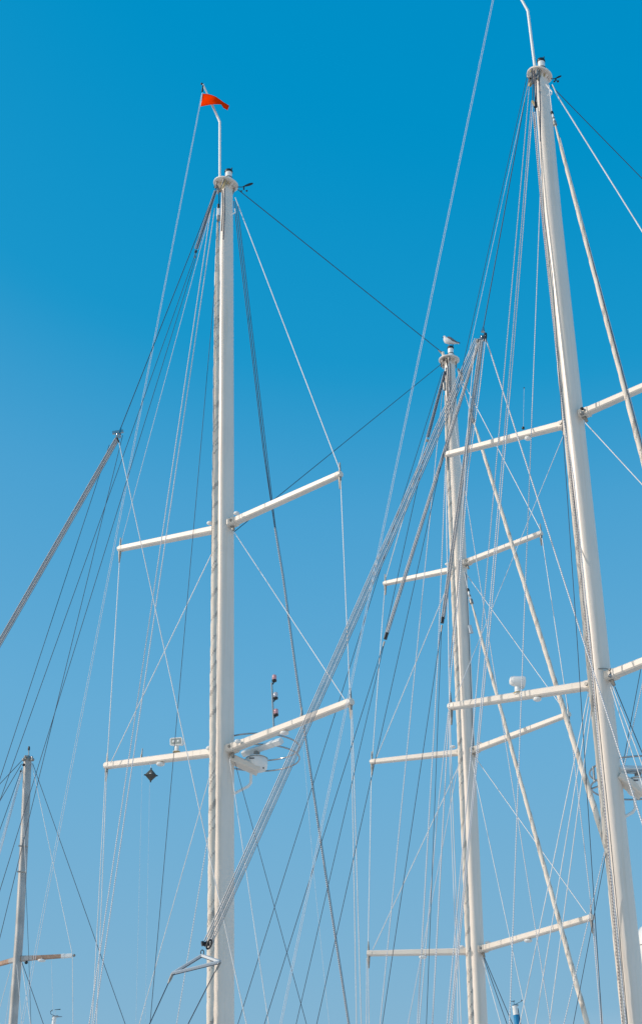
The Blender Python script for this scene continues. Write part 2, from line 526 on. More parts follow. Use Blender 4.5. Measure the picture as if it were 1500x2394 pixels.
def pair(mpix, D, ly, lt, ry, rt, lift, s0, s1, root, plates_l=(), plates_r=()):
    pl, rl = axis_at(mpix, D, ly); pr, rr = axis_at(mpix, D, ry)
    tl = H(lt[0], lt[1], pl.z + lift); tr = H(rt[0], rt[1], pr.z + lift)
    ol = spreader(root, pl, rl, tl, s0, s1, plates=plates_l)
    orr = spreader(root, pr, rr, tr, s0, s1, plates=plates_r)
    return (pl, rl, tl), (pr, rr, tr)

(aul, _, aulT), (aur, _, aurT) = pair(A_PX, DA, 1232, (281, 1283), 1228, (794, 1109), .25, (.23, .17), (.17, .14), mA, (.22,), (.02, .33))
(all_, _, allT), (alr, _, alrT) = pair(A_PX, DA, 1755, (250, 1790), 1755, (819, 1641), .25, (.25, .18), (.19, .15), mA, (.13, .2), (.02,))
deck_light(mA, on_bar(all_, allT, .53) - Vector((0, 0, .07)), .72)
deck_light(mA, on_bar(alr, alrT, .49) - Vector((0, 0, .07)), .72)
for pt, tp, k in ((all_, allT, .70), (alr, alrT, .62)):
    c = on_bar(pt, tp, k) + Vector((0, 0, .08))
    MB().tube([c, c + Vector((.01, 0, .12)), c + Vector((.02, 0, .26))], [.03, .018, .01], 8).build('antenna', M['fitting'], mA)
for px_, py_, dd in ((489, 1749, 39.9), (556, 1733, 39.4), (490, 1223, 39.9), (553, 1200, 39.4)):
    c = P(px_, py_, dd)
    o = MB().ball(c, .07, (1.1, .9, .8)).build('masthead_horn', M['white'], mA)
    o.name = 'small_camera' if False else 'loudhailer'
# spare bits of rigging hardware beneath the plate
for x0, y0, x1, y1, dd in ((512, 440, 510, 520, 39.6), (520, 445, 518, 540, 39.62), (525, 440, 522, 560, 39.6)):
    MB().tube([P(x0, y0, dd), P((x0+x1)/2+1.5, (y0+y1)/2, dd), P(x1, y1, dd)], .016, 6).build('halyard', M['dark'], mA)
sw = MB().bar(P(511, 486, 39.5), P(510, 508, 39.5), (.10, .08), (.12, .09)); sw.build('halyard_swivel', M['white'], mA)
MB().bar(P(511, 478, 39.45), P(511, 486, 39.45), (.07, .07)).build('halyard_swivel', M['black'], mA)
MB().bar(P(511, 505, 39.45), P(510.5, 515, 39.45), (.11, .09)).build('halyard_swivel', M['fitting'], mA)
MB().tube([P(538, 503, 39.6), P(550, 497, 39.6), P(549, 488, 39.6)], .018, 6).build('bracket', M['white'], mA)

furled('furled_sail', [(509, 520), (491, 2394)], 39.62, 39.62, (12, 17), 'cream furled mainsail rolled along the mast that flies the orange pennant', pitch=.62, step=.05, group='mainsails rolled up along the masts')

A = [
 ('shroud', [(500, 465), (283, 1272)], 'T', 40.1, 41.8, 1.6),
 ('shroud', [(281, 1292), (251, 1782)], 'W', 41.9, 41.6, 2.6),
 ('shroud', [(497, 1290), (259, 1784)], 'W', 40.0, 41.5, 2.4),
 ('shroud', [(247, 1806), (216, 2394)], 'W', 41.6, 41.3, 2.3),
 ('shroud', [(250, 1806), (226, 2394)], 'W', 41.6, 41.2, 2.3),
 ('shroud', [(550, 462), (794, 1098)], 'W', 39.9, 37.1, 3.2),
 ('shroud', [(796, 1124), (818, 1634)], 'W', 37.0, 36.6, 3.0),
 ('shroud', [(820, 1660), (833, 2394)], 'W', 36.6, 36.4, 2.7),
 ('shroud', [(823, 1660), (844, 2394)], 'W', 36.6, 36.2, 2.7),
 ('shroud', [(548, 1245), (806, 1636)], 'W', 39.7, 36.7, 2.6),
 ('shroud', [(490, 1815), (326, 2394)], 'W', 39.8, 41.0, 2.0),
 ('shroud', [(486, 1958), (413, 2394)], 'R', 39.8, 40.6, 2.2),
 ('shroud', [(537, 1775), (628, 2394)], 'W', 39.6, 38.3, 2.3),
 ('shroud', [(549, 1782), (716, 2394)], 'K', 39.6, 37.6, 2.0),
 ('halyard', [(493, 490), (209, 2394)], 'R', 39.7, 38.5, 3.0),
 ('halyard', [(502, 488), (220, 2394)], 'R', 39.7, 38.5, 3.0),
 ('stay', [(505, 440), (283, 1000)], 'K', 39.8, 38.0, 2.4),
 ('halyard', [(505, 640), (351, 2394)], 'K', 39.6, 38.6, 1.9),
 ('stay', [(454, 602), (0, 1873)], 'K', 39.5, 37.5, 1.9),
 ('stay', [(459, 598), (0, 2083)], 'K', 39.5, 38.0, 1.9),
 ('halyard', [(546, 470), (615, 1050), (642, 1234)], 'K', 40.6, 41.6, 2.4),
 ('halyard', [(550, 470), (618, 1050), (642, 1234)], 'K', 40.6, 41.6, 2.4),
 ('halyard', [(554, 470), (622, 1050), (644, 1234)], 'K', 40.6, 41.6, 2.4),
 ('halyard', [(642, 1234), (661, 1350), (688, 1550), (714, 1730), (749, 1970), (814, 2394)], 'D', 41.6, 42.5, 4.2),
 ('halyard', [(645, 1234), (664, 1350), (691, 1550), (717, 1730), (752, 1970), (817, 2394)], 'K', 41.65, 42.55, 1.5),
 ('halyard', [(506, 560), (499, 1000), (494, 1300)], 'K', 39.4, 39.4, 1.4),
 ('signal_line', [(333, 1780), (318, 2394)], 'T', 41.0, 41.0, .7),
 ('signal_line', [(350, 1832), (340, 2394)], 'T', 41.0, 41.0, .7),
 ('stay', [(705, 1700), (733, 2040), (769, 2394)], 'T', 37.5, 37.0, 1.1),
]
for nm, px, st, d0, d1, w in A: wire(mA, nm, px, st, d0, d1, w)

# masthead tackle of mast A
def tackle(name, top, bot, D0, D1, n, w0, w1, label, mats=('rope', 'rope_tan', 'dark'), wpx=2.2, edge=False):
    """several parts of rope running side by side between two blocks"""
    b = P(bot[0], bot[1], D1)
    root = thing(name, b, label, 'rope tackle')
    dx, dy = bot[0] - top[0], bot[1] - top[1]
    l = math.hypot(dx, dy); nx, ny = -dy / l, dx / l
    for i in range(n):
        k = (i / (n - 1) - .5) if n > 1 else 0
        p0 = (top[0] + nx * w0 * k, top[1] + ny * w0 * k)
        p1 = (bot[0] + nx * w1 * k, bot[1] + ny * w1 * k)
        mid = ((p0[0] + p1[0]) / 2 + 0.0, (p0[1] + p1[1]) / 2 + (5 if l > 900 else 0))
        mt = mats[i % len(mats)]
        pts = [P(*p0, D0 - .02 * (i % 2)), P(*mid, (D0 + D1) / 2 - .02 * (i % 2)), P(*p1, D1 - .02 * (i % 2))]
        out = [pts[0]]
        for s in range(1, 9):
            t_ = s / 8
            out.append(pts[0] * (1-t_)**2 + (pts[1] * 2 - (pts[0] + pts[2]) * .5) * 2 * t_ * (1-t_) + pts[2] * t_**2)
        MB().tube(out, wpx / 2 * pxm(pts[1]), 6).build('rope_strand', M[mt], root)
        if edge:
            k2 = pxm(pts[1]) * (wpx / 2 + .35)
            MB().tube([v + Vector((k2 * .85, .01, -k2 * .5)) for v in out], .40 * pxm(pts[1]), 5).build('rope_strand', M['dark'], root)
    return root

def block(root, c, r, ax, n=2, mat='fitting', ln=1.5):
    """pulley block: cheeks, sheaves and pin"""
    for i in range(n):
        o = ax.normalized() * ((i - (n-1)/2) * r * .75)
        ch = MB().lathe(c + o, [(r*.75, -r*.24), (r, -r*.16), (r, r*.16), (r*.75, r*.24)], 16, ax)
        ch.build('sheave', M[mat], root)
    MB().bar(c + Vector((0, 0, r * ln)), c - Vector((0, 0, r * .6)), (r * .5, r * n * .5), (r * .9, r * n * .8), .3).build('block_cheek', M['steel'] if mat != 'black' else M['black'], root)

t = tackle('rope_tackle', (504, 446), (459, 582), 39.6, 39.4, 4, 5, 7, 'short rope tackle ending in a small block beside the pennant mast', ('rope_tan', 'dark', 'rope', 'rope_d'), 2.0)
block(t, P(458, 588, 39.4), 4.0 * pxm(P(458, 588, 39.4)), Vector((1, .4, 0)), 2, 'black')
MB().tube([P(457, 592, 39.4), P(455, 602, 39.4)], [.02, .03], 6).build('shackle', M['steel'], t)

# flag and its halyard
fl = MB()
up = [(472.5, 219), (485, 219.5), (495, 222), (505, 226), (515, 233), (523, 239), (530, 243), (536, 247)]
lo = [(469.5, 248.5), (478, 247), (488, 245), (500, 243.5), (510, 243.5), (517, 244), (522, 252), (532, 257.5)]
D_ = DA - .12
rows = []
for i, (u_, l_) in enumerate(zip(up, lo)):
    row = []
    for k in range(7):
        s = k / 6
        dd = D_ + (0, -.10, -.21, -.28, -.24, -.12, .03, .12)[i] + .035 * math.sin(s * 5.0 + i * 1.3)
        row.append(P(u_[0] + (l_[0] - u_[0]) * s, u_[1] + (l_[1] - u_[1]) * s, dd))
    rows.append(row)
back = [[v + Vector((0, .008, 0)) for v in r] for r in rows]
loop = [r + b[::-1] for r, b in zip(rows, back)]
fl.loft(loop, True, True)
flo = fl.build('pennant', M['flag'], None, 'orange red pennant flying from the bent pole, tail curling down', 'flag')
hem = MB().tube([P(473, 218, D_), P(469.5, 249, D_)], 0.016, 6)
hem.build('hoist_rope', M['rope'], flo)
fh = thing('flag_halyard', P(50, 2394, 38.5), 'pair of fine pale lines running down from the orange pennant', 'rope')
wire(fh, 'line', [(471, 222), (49, 2394)], 'T', 39.9, 38.5, 1.5)
wire(fh, 'line', [(474, 216), (54, 2394)], 'T', 39.9, 38.5, 1.5)

# radar with guard rings
def radar(cpx, D, scale, label, arm_from, ring_c, ring_r, ring_gap, bar_dir, arm_mast):
    c = P(*cpx, D)
    root = thing('radar_scanner', c, label, 'radar', 'radar scanners inside steel guard rings')
    k = scale
    base = MB().lathe(c + Vector((0, 0, -.02)), [(.20*k, -.14*k), (.235*k, -.10*k), (.25*k, .02*k), (.24*k, .12*k), (.20*k, .17*k), (.08*k, .19*k)], 28)
    b = base.build('gearbox', M['white'], root)
    MB().lathe(c, [(.252*k, .105*k), (.252*k, .115*k)], 28).build('seam', M['fitting'], b)
    MB().bar(c + Vector((-.16, -.215, .055))*k, c + Vector((-.05, -.245, .045))*k, (.01, .025*k)).build('maker_strip', M['dark'], b)
    for ox in (-.03, .07, .16):
        MB().ball(c + Vector((ox*k, -.15*k, -.155*k)), .018*k).build('bolt', M['black'], b)
    MB().lathe(c, [(.07*k, .17*k), (.07*k, .28*k)], 16).build('shaft', M['fitting'], b)
    bd = Vector(bar_dir).normalized()
    e0 = c + Vector((0, 0, .34*k)) - bd * .42 * k; e1 = c + Vector((0, 0, .34*k)) + bd * .75 * k
    MB().bar(e0, e1, (.17*k, .17*k), (.17*k, .17*k), .42).build('antenna_bar', M['white'], root)
    # arm to the mast
    MB().bar(arm_mast, c + Vector((.05, -.05, -.20*k)), (.30*k, .16*k), (.34*k, .14*k), .18).build('mount_arm', M['paint_b'], root)
    # drain pipe / step under the arm
    q = c + Vector((-.12*k, -.08*k, -.26*k))
    MB().tube([q, q + Vector((.0, 0, -.22*k)), q + Vector((-.06*k, 0, -.30*k)), q + Vector((-.42*k, 0, -.50*k))], .032*k, 8).build('support_pipe', M['white'], root)
    # rings
    seg = 64
    for j in (0, 1):
        rc = ring_c - Vector((0, 0, ring_gap * j))
        pts = [rc + Vector((math.cos(2*math.pi*i/seg) * ring_r, math.sin(2*math.pi*i/seg) * ring_r, 0)) for i in range(seg + 1)]
        MB().tube(pts, .020 * k, 8, caps=False, ref=Vector((0, 0, 1))).build('guard_ring', M['steel'], root)
    for a in (120, 195):
        p = ring_c + Vector((math.cos(R(a)) * ring_r, math.sin(R(a)) * ring_r, .02))
        MB().tube([p, p - Vector((0, 0, ring_gap + .04))], .026 * k, 8).build('ring_post', M['steel'], root)
    for a in (165, 200):
        p = ring_c + Vector((math.cos(R(a)) * ring_r, math.sin(R(a)) * ring_r, -ring_gap))
        MB().tube([p, arm_mast - Vector((0, 0, .05))], .02 * k, 6).build('ring_strut', M['steel'], root)
    return root
pm, rm = axis_at(A_PX, DA, 1772)
rcA = P(604, 1747, DA + 1.0)
radar((600, 1785), DA + .2, 1.08, 'white open array radar in steel guard rings on the pennant mast', None, rcA, 95 * pxm(rcA), .28, (.62, -.55, .02), pm + Vector((.12, 0, 0)))

# three lantern pole
c0 = on_bar(alr, alrT, .40) + Vector((0, 0, .09))
c0 = P(640, 1700, c0.y)
tp = P(635, 1596, c0.y)
lp = thing('lantern_pole', c0, 'slim pole carrying red, white and red signal lanterns on a spreader', 'signal lights')
MB().tube([c0, tp], .022, 8).build('pole', M['steel'], lp)
for (x, y, mm) in ((641, 1588, 'red_lens'), (644, 1629, 'clear_lens'), (645, 1668, 'red_lens')):
    c = P(x, y + 3, c0.y)
    o = MB().lathe(c, [(.052, -.03), (.060, -.02), (.060, .015), (.055, .02)], 16).build('lantern_base', M['black'], lp)
    MB().lathe(c, [(.052, .02), (.055, .05), (.055, .12), (.045, .14)], 16).build('lantern_lens', M[mm], o)
    MB().tube([c - Vector((0, 0, .03)), P(637 + (y - 1588) * .03, y + 12, c0.y)], .016, 6).build('lantern_arm', M['black'], o)

# floodlight
fc = on_bar(all_, allT, .42)
fc = P(413, 1757, fc.y)
fr = thing('floodlight', fc, 'white box floodlight with two bulbs standing on a spreader', 'floodlight')
MB().lathe(fc + Vector((0, 0, -.02)), [(.09, 0), (.09, .03), (.055, .05), (.055, .16)], 16).build('pedestal', M['white'], fr)
MB().lathe(fc + Vector((0, 0, -.02)), [(.095, -.005), (.095, .012)], 16).build('base_ring', M['stain'], fr)
hc = fc + Vector((.0, 0, .25))
n_ = Vector((-.25, -1, -.12)).normalized()
hb = MB().bar(hc - n_ * .10, hc + n_ * .08, (.28, .15), (.32, .19), .12).build('lamp_housing', M['white'], fr)
MB().bar(hc + n_ * .078, hc + n_ * .084, (.27, .145), None, .05).build('lamp_glass', M['lamp_glass'], hb)
sd_ = n_.cross(Vector((0, 0, 1))).normalized()
for s in (-.065, .06):
    MB().ball(hc + n_ * .086 + sd_ * s, .035, (1, .5, 1)).build('bulb', M['white'], hb)
MB().ball(hc - n_ * .13 + Vector((.07, 0, 0)), .08, (1, .9, .9)).build('motor_housing', M['white'], fr)

# diamond day shape
dc = P(353, 1812, 41.0)
dr = thing('day_shape', dc + Vector((0, 0, .17)), 'black diamond shape hanging under the floodlight spreader', 'signal shape')
q = MB()
u_ = .155
v = [dc + Vector((0, 0, .17)), dc + Vector((0, 0, -.17)), dc + Vector((-.15, -.05, -.01)), dc + Vector((.05, -.15, -.01)), dc + Vector((.15, .05, .0)), dc + Vector((-.05, .15, .0))]
q.add(v, [(0, 2, 3), (0, 3, 4), (0, 4, 5), (0, 5, 2), (1, 3, 2), (1, 4, 3), (1, 5, 4), (1, 2, 5)], False)
q.build('diamond', M['reflector'], dr)
MB().tube([dc + Vector((0, 0, .16)), dc + Vector((-.04, 0, .34))], .006, 6).build('lanyard', M['rope'], dr)
for p in (v[0], v[1], v[2], v[4]):
    MB().ball(p, .02).build('corner_knob', M['black'], dr)
MB().ball(dc + Vector((.0, -.115, .005)), .02, (1.2, .5, .7)).build('eyelet', M['white'], dr)

# stays between masts
wire(None, 'triatic_stay', [(556, 443), (1031, 823)], 'K', 40.0, 48.0, 2.2, label='dark stay slanting from pennant masthead down to the gull masthead', cat='stay')
wire(None, 'triatic_stay', [(1031, 851), (548, 1243)], 'K', 47.8, 39.9, 2.2, label='dark stay slanting from gull masthead down to the pennant mast', cat='stay')

# far left tackle
D_t = 38.0
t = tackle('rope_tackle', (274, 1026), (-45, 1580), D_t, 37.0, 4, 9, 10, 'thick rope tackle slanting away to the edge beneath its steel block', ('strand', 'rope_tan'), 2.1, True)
bc = P(277, 1019, D_t)
block(t, bc, 6 * pxm(bc), Vector((1, .3, 0)), 3, 'steel', 2.2)
MB().bar(P(283, 1001, D_t), P(280, 1015, D_t), (.04, .04), (.12, .06)).build('shackle', M['steel'], t)
MB().bar(P(263, 1012, D_t), P(289, 1008, D_t), (.05, .09), None).build('block_plate', M['steel'], t)
MB().bar(P(274, 1024, D_t - .1), P(279, 1035, D_t - .1), (.06, .04), (.03, .03)).build('becket', M['black'], t)
wire(t, 'line', [(278, 1032), (576, 2394)], 'W', 37.9, 37.0, 3.0)
wire(t, 'line', [(287, 1018), (0, 2194)], 'K', 38.0, 37.0, 1.9)
wire(t, 'line', [(256, 1040), (0, 1822)], 'K', 38.05, 37.0, 1.9)

# =====================================================================  MAST B (gull)
DB = 48.0
B_PX = [(1050, 838, 24), (1054, 960, 27), (1069, 1180, 30), (1086, 1580, 32), (1103, 1950, 30), (1123, 2394, 31)]
bb = P(1123, 2394, DB); bb.z = 0
mB = thing('yacht_mast', bb, 'white mast with a seagull perched on its masthead light', 'mast', 'white masts of the large yachts')
mast_tube(mB, B_PX, DB)
cb = P(1049, 842, DB)
masthead(mB, cb, 24 * pxm(cb), 11 * pxm(cb), tilt=R(1))
MB().bar(P(1037, 838, 47.9), P(1034, 824, 47.9), (.10, .08), (.12, .08)).build('stay_bracket', M['paint_b'], mB)
MB().tube([P(1024, 818, 47.9), P(1035, 828, 47.9)], [.02, .05], 8).build('turnbuckle', M['fitting'], mB)
pairs = []
(b1l, _, b1lT), (b1r, _, b1rT) = pair(B_PX, DB, 1327, (900, 1364), 1319, (1263, 1247), .25, (.20, .16), (.16, .13), mB, (), (.02, .42))
(b2l, _, b2lT), (b2r, _, b2rT) = pair(B_PX, DB, 1756, (869, 1781), 1758, (1327, 1670), .2, (.20, .165), (.16, .13), mB, (), (.02, .6))
(b3l, _, b3lT), (b3r, _, b3rT) = pair(B_PX, DB, 2224, (861, 2229), 2222, (1381, 2145), .05, (.21, .17), (.17, .14), mB, (.22,), (.02,))
deck_light(mB, on_bar(b3l, b3lT, .50) - Vector((0, 0, .06)), .75)
deck_light(mB, on_bar(b3r, b3rT, .46) - Vector((0, 0, .06)), .75)
for px_, py_ in ((1046, 1319), (1057, 1746), (1078, 2214), (1140, 2204), (1104, 1306), (1120, 1738)):
    MB().ball(P(px_, py_, 47.8), .07, (1.3, .9, .7)).build('loudhailer', M['white'], mB)
MB().bar(P(1097, 1462, 47.7), P(1101, 1480, 47.7), (.06, .10), (.10, .12)).build('radar_reflector', M['plate'], mB)
MB().bar(P(1079, 877, 47.6), P(1070, 862, 47.6), (.12, .05), (.05, .05)).build('backstay_crane', M['fitting'], mB)
MB().bar(P(1079, 890, 47.6), P(1075, 872, 47.6), (.04, .10), (.10, .14)).build('halyard_swivel', M['sail'], mB)
for x0, y0, x1, y1 in ((1052, 850, 1051, 960), (1042, 860, 1046, 980), (1037, 868, 1039, 900), (1046, 855, 1048, 940)):
    MB().tube([P(x0, y0, 47.5), P((x0 + x1) / 2 + 1, (y0 + y1) / 2, 47.5), P(x1, y1, 47.5)], .018, 6).build('halyard', M['dark'], mB)
MB().bar(P(1038, 895, 47.4), P(1039, 912, 47.4), (.10, .10), (.08, .09)).build('halyard_swivel', M['fitting'], mB)
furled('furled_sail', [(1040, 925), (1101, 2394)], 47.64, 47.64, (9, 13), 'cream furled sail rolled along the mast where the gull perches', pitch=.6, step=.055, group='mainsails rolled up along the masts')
B = [
 ('shroud', [(1036, 885), (901, 1353)], 'W', 48, 50.6, 2.4),
 ('shroud', [(899, 1374), (870, 1772)], 'W', 50.6, 50.4, 2.4),
 ('shroud', [(868, 1792), (860, 2222)], 'W', 50.4, 50.0, 2.4),
 ('shroud', [(857, 2240), (856, 2394)], 'W', 50.0, 50.0, 2.2),
 ('shroud', [(860, 2240), (862, 2394)], 'W', 50.0, 50.0, 2.2),
 ('shroud', [(1053, 1352), (880, 1770)], 'W', 48, 50.2, 2.3),
 ('shroud', [(1068, 1798), (871, 2220)], 'W', 48, 50.0, 2.3),
 ('shroud', [(1068, 866), (1262, 1238)], 'W', 48, 45.6, 2.6),
 ('shroud', [(1266, 1258), (1327, 1662)], 'W', 45.6, 45.0, 2.5),
 ('shroud', [(1330, 1682), (1382, 2130)], 'R', 45.0, 45.0, 2.5),
 ('shroud', [(1384, 2158), (1404, 2394)], 'R', 45.0, 45.0, 3.0),
 ('shroud', [(1387, 2158), (1408, 2394)], 'W', 45.0, 45.0, 2.4),
 ('shroud', [(1082, 1332), (1321, 1665)], 'W', 48, 45.2, 2.3),
 ('shroud', [(1106, 1765), (1369, 2135)], 'W', 48, 45.2, 2.3),
 ('shroud', [(1100, 1768), (1234, 2394)], 'W', 47.7, 46.0, 2.2),
 ('shroud', [(1126, 2238), (1170, 2394)], 'W', 47.7, 47.0, 2.2),
 ('shroud', [(1130, 2240), (1184, 2394)], 'K', 47.7, 47.0, 2.2),
 ('shroud', [(1132, 2240), (1197, 2394)], 'K', 47.7, 47.0, 2.2),
 ('halyard', [(1048, 905), (1286, 2394)], 'R', 47.3, 45.0, 2.3),
 ('halyard', [(1036, 890), (888, 2394)], 'R', 47.6, 46.0, 2.8),
 ('stay', [(1033, 870), (556, 2394)], 'K', 47.8, 46.0, 2.1),
 ('stay', [(995, 1046), (898, 1490)], 'K', 47.5, 46.5, 2.0),
 ('halyard', [(1089, 1342), (1106, 1750)], 'K', 47.9, 47.9, 1.8),
 ('halyard', [(1071, 1786), (953, 2394)], 'R', 47.4, 47.0, 2.2),
 ('halyard', [(1082, 2000), (1052, 2394)], 'T', 47.4, 47.0, 1.6),
]
for nm, px, st, d0, d1, w in B: wire(mB, nm, px, st, d0, d1, w)
t = tackle('rope_tackle', (1040, 868), (999, 1022), 47.6, 47.4, 4, 5, 6, 'short dark rope tackle ending in a block beside the gull mast', ('rope_d', 'dark', 'rope', 'rope_d'), 2.0)
block(t, P(998, 1030, 47.4), 3.6 * pxm(P(998, 1030, 47.4)), Vector((1, .4, 0)), 2, 'fitting')

def headsail(pix, D0, D1, wpx, label, top=None):
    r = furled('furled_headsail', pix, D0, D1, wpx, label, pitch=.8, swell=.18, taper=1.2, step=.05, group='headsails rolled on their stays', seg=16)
    a = P(*pix[0], D0); b = P(*pix[-1], D1); t_ = (b - a).normalized()
    k = pxm(a)
    MB().tube([a - t_ * 34 * k, a - t_ * 5 * k], 4 * k * .6, 8).build('swivel', M['white'], r)
    MB().tube([a - t_ * 41 * k, a - t_ * 33 * k], 3.6 * k, 8).build('swivel_cap', M['black'], r)
    MB().tube([a - t_ * 8 * k, a + t_ * 4 * k], 4.6 * k, 8).build('furler_drum', M['fitting'], r)
    MB().tube([a - t_ * 22 * k, a - t_ * 17 * k], 3.2 * k, 8).build('swivel_ring', M['fitting'], r)
    if top: MB().tube([P(*top, D0 + .1), a - t_ * 38 * k], 1.1 * k, 6).build('stay', M['rod'], r)
    return r
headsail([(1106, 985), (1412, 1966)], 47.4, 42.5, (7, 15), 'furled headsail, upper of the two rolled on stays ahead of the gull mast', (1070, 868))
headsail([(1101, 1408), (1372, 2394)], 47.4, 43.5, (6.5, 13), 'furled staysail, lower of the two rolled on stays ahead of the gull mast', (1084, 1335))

# seagull
gk = pxm(cb)
gx = P(1049, 806.5, DB)                # where the feet stand
gull = thing('seagull', gx, 'white seagull with grey wings standing on a masthead light', 'seagull')
def gp(x, y, dd=0): return P(x, y, DB + dd)
sp = [(1074, 801.5, .5, .4), (1070, 801.6, 1.3, 1.3), (1064, 801.2, 3.0, 3.4), (1058, 800, 5.2, 5.0), (1052, 798.3, 7.2, 6.6), (1047, 797, 8.2, 7.0), (1042.5, 795.8, 7.6, 6.4), (1040, 792.8, 5.4, 4.8), (1039.2, 789.6, 3.9, 3.9), (1038, 787.6, 3.3, 3.4), (1036.4, 787.2, 2.2, 2.2), (1035.2, 787.6, 1.0, 1.0)]
rings = []
for i, (x, y, rv, rh) in enumerate(sp):
    c = gp(x, y)
    j0, j1 = sp[max(i-1, 0)], sp[min(i+1, len(sp)-1)]
    tx, ty = j1[0] - j0[0], j1[1] - j0[1]; l = math.hypot(tx, ty)
    nx, ny = -ty / l, tx / l
    e = (gp(x + nx, y + ny) - c).normalized()
    rings.append([c + e * math.sin(2*math.pi*k/14) * rv * gk + Vector((0, 1, 0)) * math.cos(2*math.pi*k/14) * rh * gk for k in range(14)])
body = MB().loft(rings, True).build('body', M['gull_white'], gull)
MB().tube([gp(1035.6, 788), gp(1033.2, 788.6), gp(1032, 789.6)], [1.0*gk, .7*gk, .3*gk], 8).build('beak', M['gull_dark'], body)
MB().ball(gp(1037, 787.2, -.035), .7*gk).build('eye', M['black'], body)
for s in (-1, 1):
    prof = [(1044, 791.5, .8), (1047, 792.5, 3.2), (1053, 795, 4.2), (1059, 798.6, 3.0), (1066, 801.2, 1.5), (1073, 801.8, .5)]
    w = MB()
    rr = []
    for x, y, h in prof:
        c = gp(x, y) + Vector((0, s * (5.8 if x < 1060 else 3.2 if x < 1070 else 1.2) * gk, 0))
        rr.append([c + Vector((0, s * 1.1 * gk, h * .9 * gk)) * 1, c + Vector((0, s * 1.4 * gk, 0)), c + Vector((0, s * .5 * gk, -h * gk)), c + Vector((0, -s * 1.0 * gk, 0))])
    w.loft(rr, True).build('wing', M['gull_grey'], body)
    MB().bar(gp(1064, 801.2) + Vector((0, s * 2.4 * gk, 0)), gp(1075, 802) + Vector((0, s * .8 * gk, 0)), (1.2*gk, 2.2*gk), (.6*gk, .8*gk)).build('wing_tip', M['gull_dark'], body)
    lx = 1048.6
    o = MB().tube([gp(lx, 800) + Vector((0, s * 1.8 * gk, 0)), gp(lx + .8, 803.5) + Vector((0, s * 1.8 * gk, 0)), gp(lx + .2, 807) + Vector((0, s * 1.8 * gk, 0))], [.9*gk, .5*gk, .45*gk], 6).build('leg', M['gull_leg'], body)
MB().bar(gp(1068, 801.8), gp(1072, 804), (4*gk, .8*gk), (3*gk, .5*gk)).build('tail', M['gull_white'], body)

# =====================================================================  MAST C (near, right side)
DC = 33.0
C_PX = [(1264, 178, 31), (1269, 240, 36), (1291, 500, 42), (1334, 900, 44), (1392, 1450, 46), (1447, 2000, 48), (1488, 2394, 52)]
bc_ = P(1488, 2394, DC); bc_.z = 0
mC = thing('yacht_mast', bc_, 'thickest white mast, nearest to the viewer, with a drum shaped antenna on its spreader', 'mast', 'white masts of the large yachts')
mast_tube(mC, C_PX, DC)
cc = P(1260, 176, DC)
masthead(mC, cc, 29 * pxm(cc), 15 * pxm(cc), tilt=R(16), vane=(1, 0, .55), big=.5)
pp = [P(1249, 155, DC), P(1233, 27, DC), P(1231, 22, DC), P(1172, -82, DC)]
k_ = pxm(pp[0])
MB().tube(pp, [3.3*k_, 3.1*k_, 3.1*k_, 2.2*k_], 10).build('flag_pole', M['white'], mC)
(c1l, _, c1lT), (c1r, _, c1rT) = pair(C_PX, DC, 985, (1044, 1063), 974, (1655, 838), .25, (.20, .155), (.15, .125), mC, (), (.02,))
(c2l, _, c2lT), (c2r, _, c2rT) = pair(C_PX, DC, 1597, (1053, 1652), 1586, (1775, 1440), .2, (.22, .165), (.17, .14), mC, (.14,), (.02,))
deck_light(mC, on_bar(c2l, c2lT, .42) - Vector((0, 0, .06)), .6)
deck_light(mC, on_bar(c1l, c1lT, .36) - Vector((0, 0, .05)), .5)
# hardware on upper spreader: small light with whip
w0 = on_bar(c1l, c1lT, .385); w0 = P(1222, 1003, w0.y)
MB().lathe(w0, [(.03, 0), (.035, .03), (.03, .05)], 12).build('small_light', M['black'], mC)
MB().tube([w0, P(1224, 907, w0.y)], .0035, 6).build('whip_antenna', M['thin'], mC)
MB().ball(P(1224, 907, w0.y), .016, (1.3, 1, .7)).build('antenna_tip', M['black'], mC)
# loops, horns and fittings against the mast
for x, y, r_, m_ in ((1359, 955, .05, 'black'), (1359, 966, .075, 'fitting'), (1425, 1566, .05, 'fitting'), (1425, 1580, .06, 'steel'), (1377, 1605, .05, 'stain')):
    MB().ball(P(x, y, 32.7), r_ * .8, (1, 1, .8)).build('fitting', M[m_], mC)
p_, r_ = axis_at(C_PX, DC, 1573)
MB().tube([p_ + Vector((math.cos(2*math.pi*i/32) * (r_ + .004), math.sin(2*math.pi*i/32) * (r_ * 1.15 + .006), 0)) for i in range(33)], .010, 6, caps=False, ref=Vector((0, 0, 1))).build('mast_band', M['fitting'], mC)
MB().tube([P(1275, 197, 32.7), P(1289, 215, 32.7), P(1288, 220, 32.7), P(1278, 223, 32.7)], .02, 6).build('bracket', M['white'], mC)
block(mC, P(1237, 176, 32.7), 7 * pxm(cc), Vector((.5, 1, 0)), 1, 'fitting', 1.2)
block(mC, P(1238, 198, 32.7), 4.5 * pxm(cc), Vector((1, .4, 0)), 2, 'stain', 1.2)
for x0, y0, x1, y1 in ((1242, 160, 1244, 240), (1247, 165, 1249, 300), (1259, 170, 1262, 330), (1252, 175, 1250, 260), (1250, 172, 1252, 245)):
    MB().tube([P(x0, y0, 32.5), P((x0 + x1) / 2 + 1.5, (y0 + y1) / 2, 32.5), P(x1, y1, 32.5)], .014, 6).build('halyard', M['dark'], mC)
MB().bar(P(1250, 240, 32.4), P(1251, 250, 32.4), (.08, .08)).build('rope_clutch', M['black'], mC)
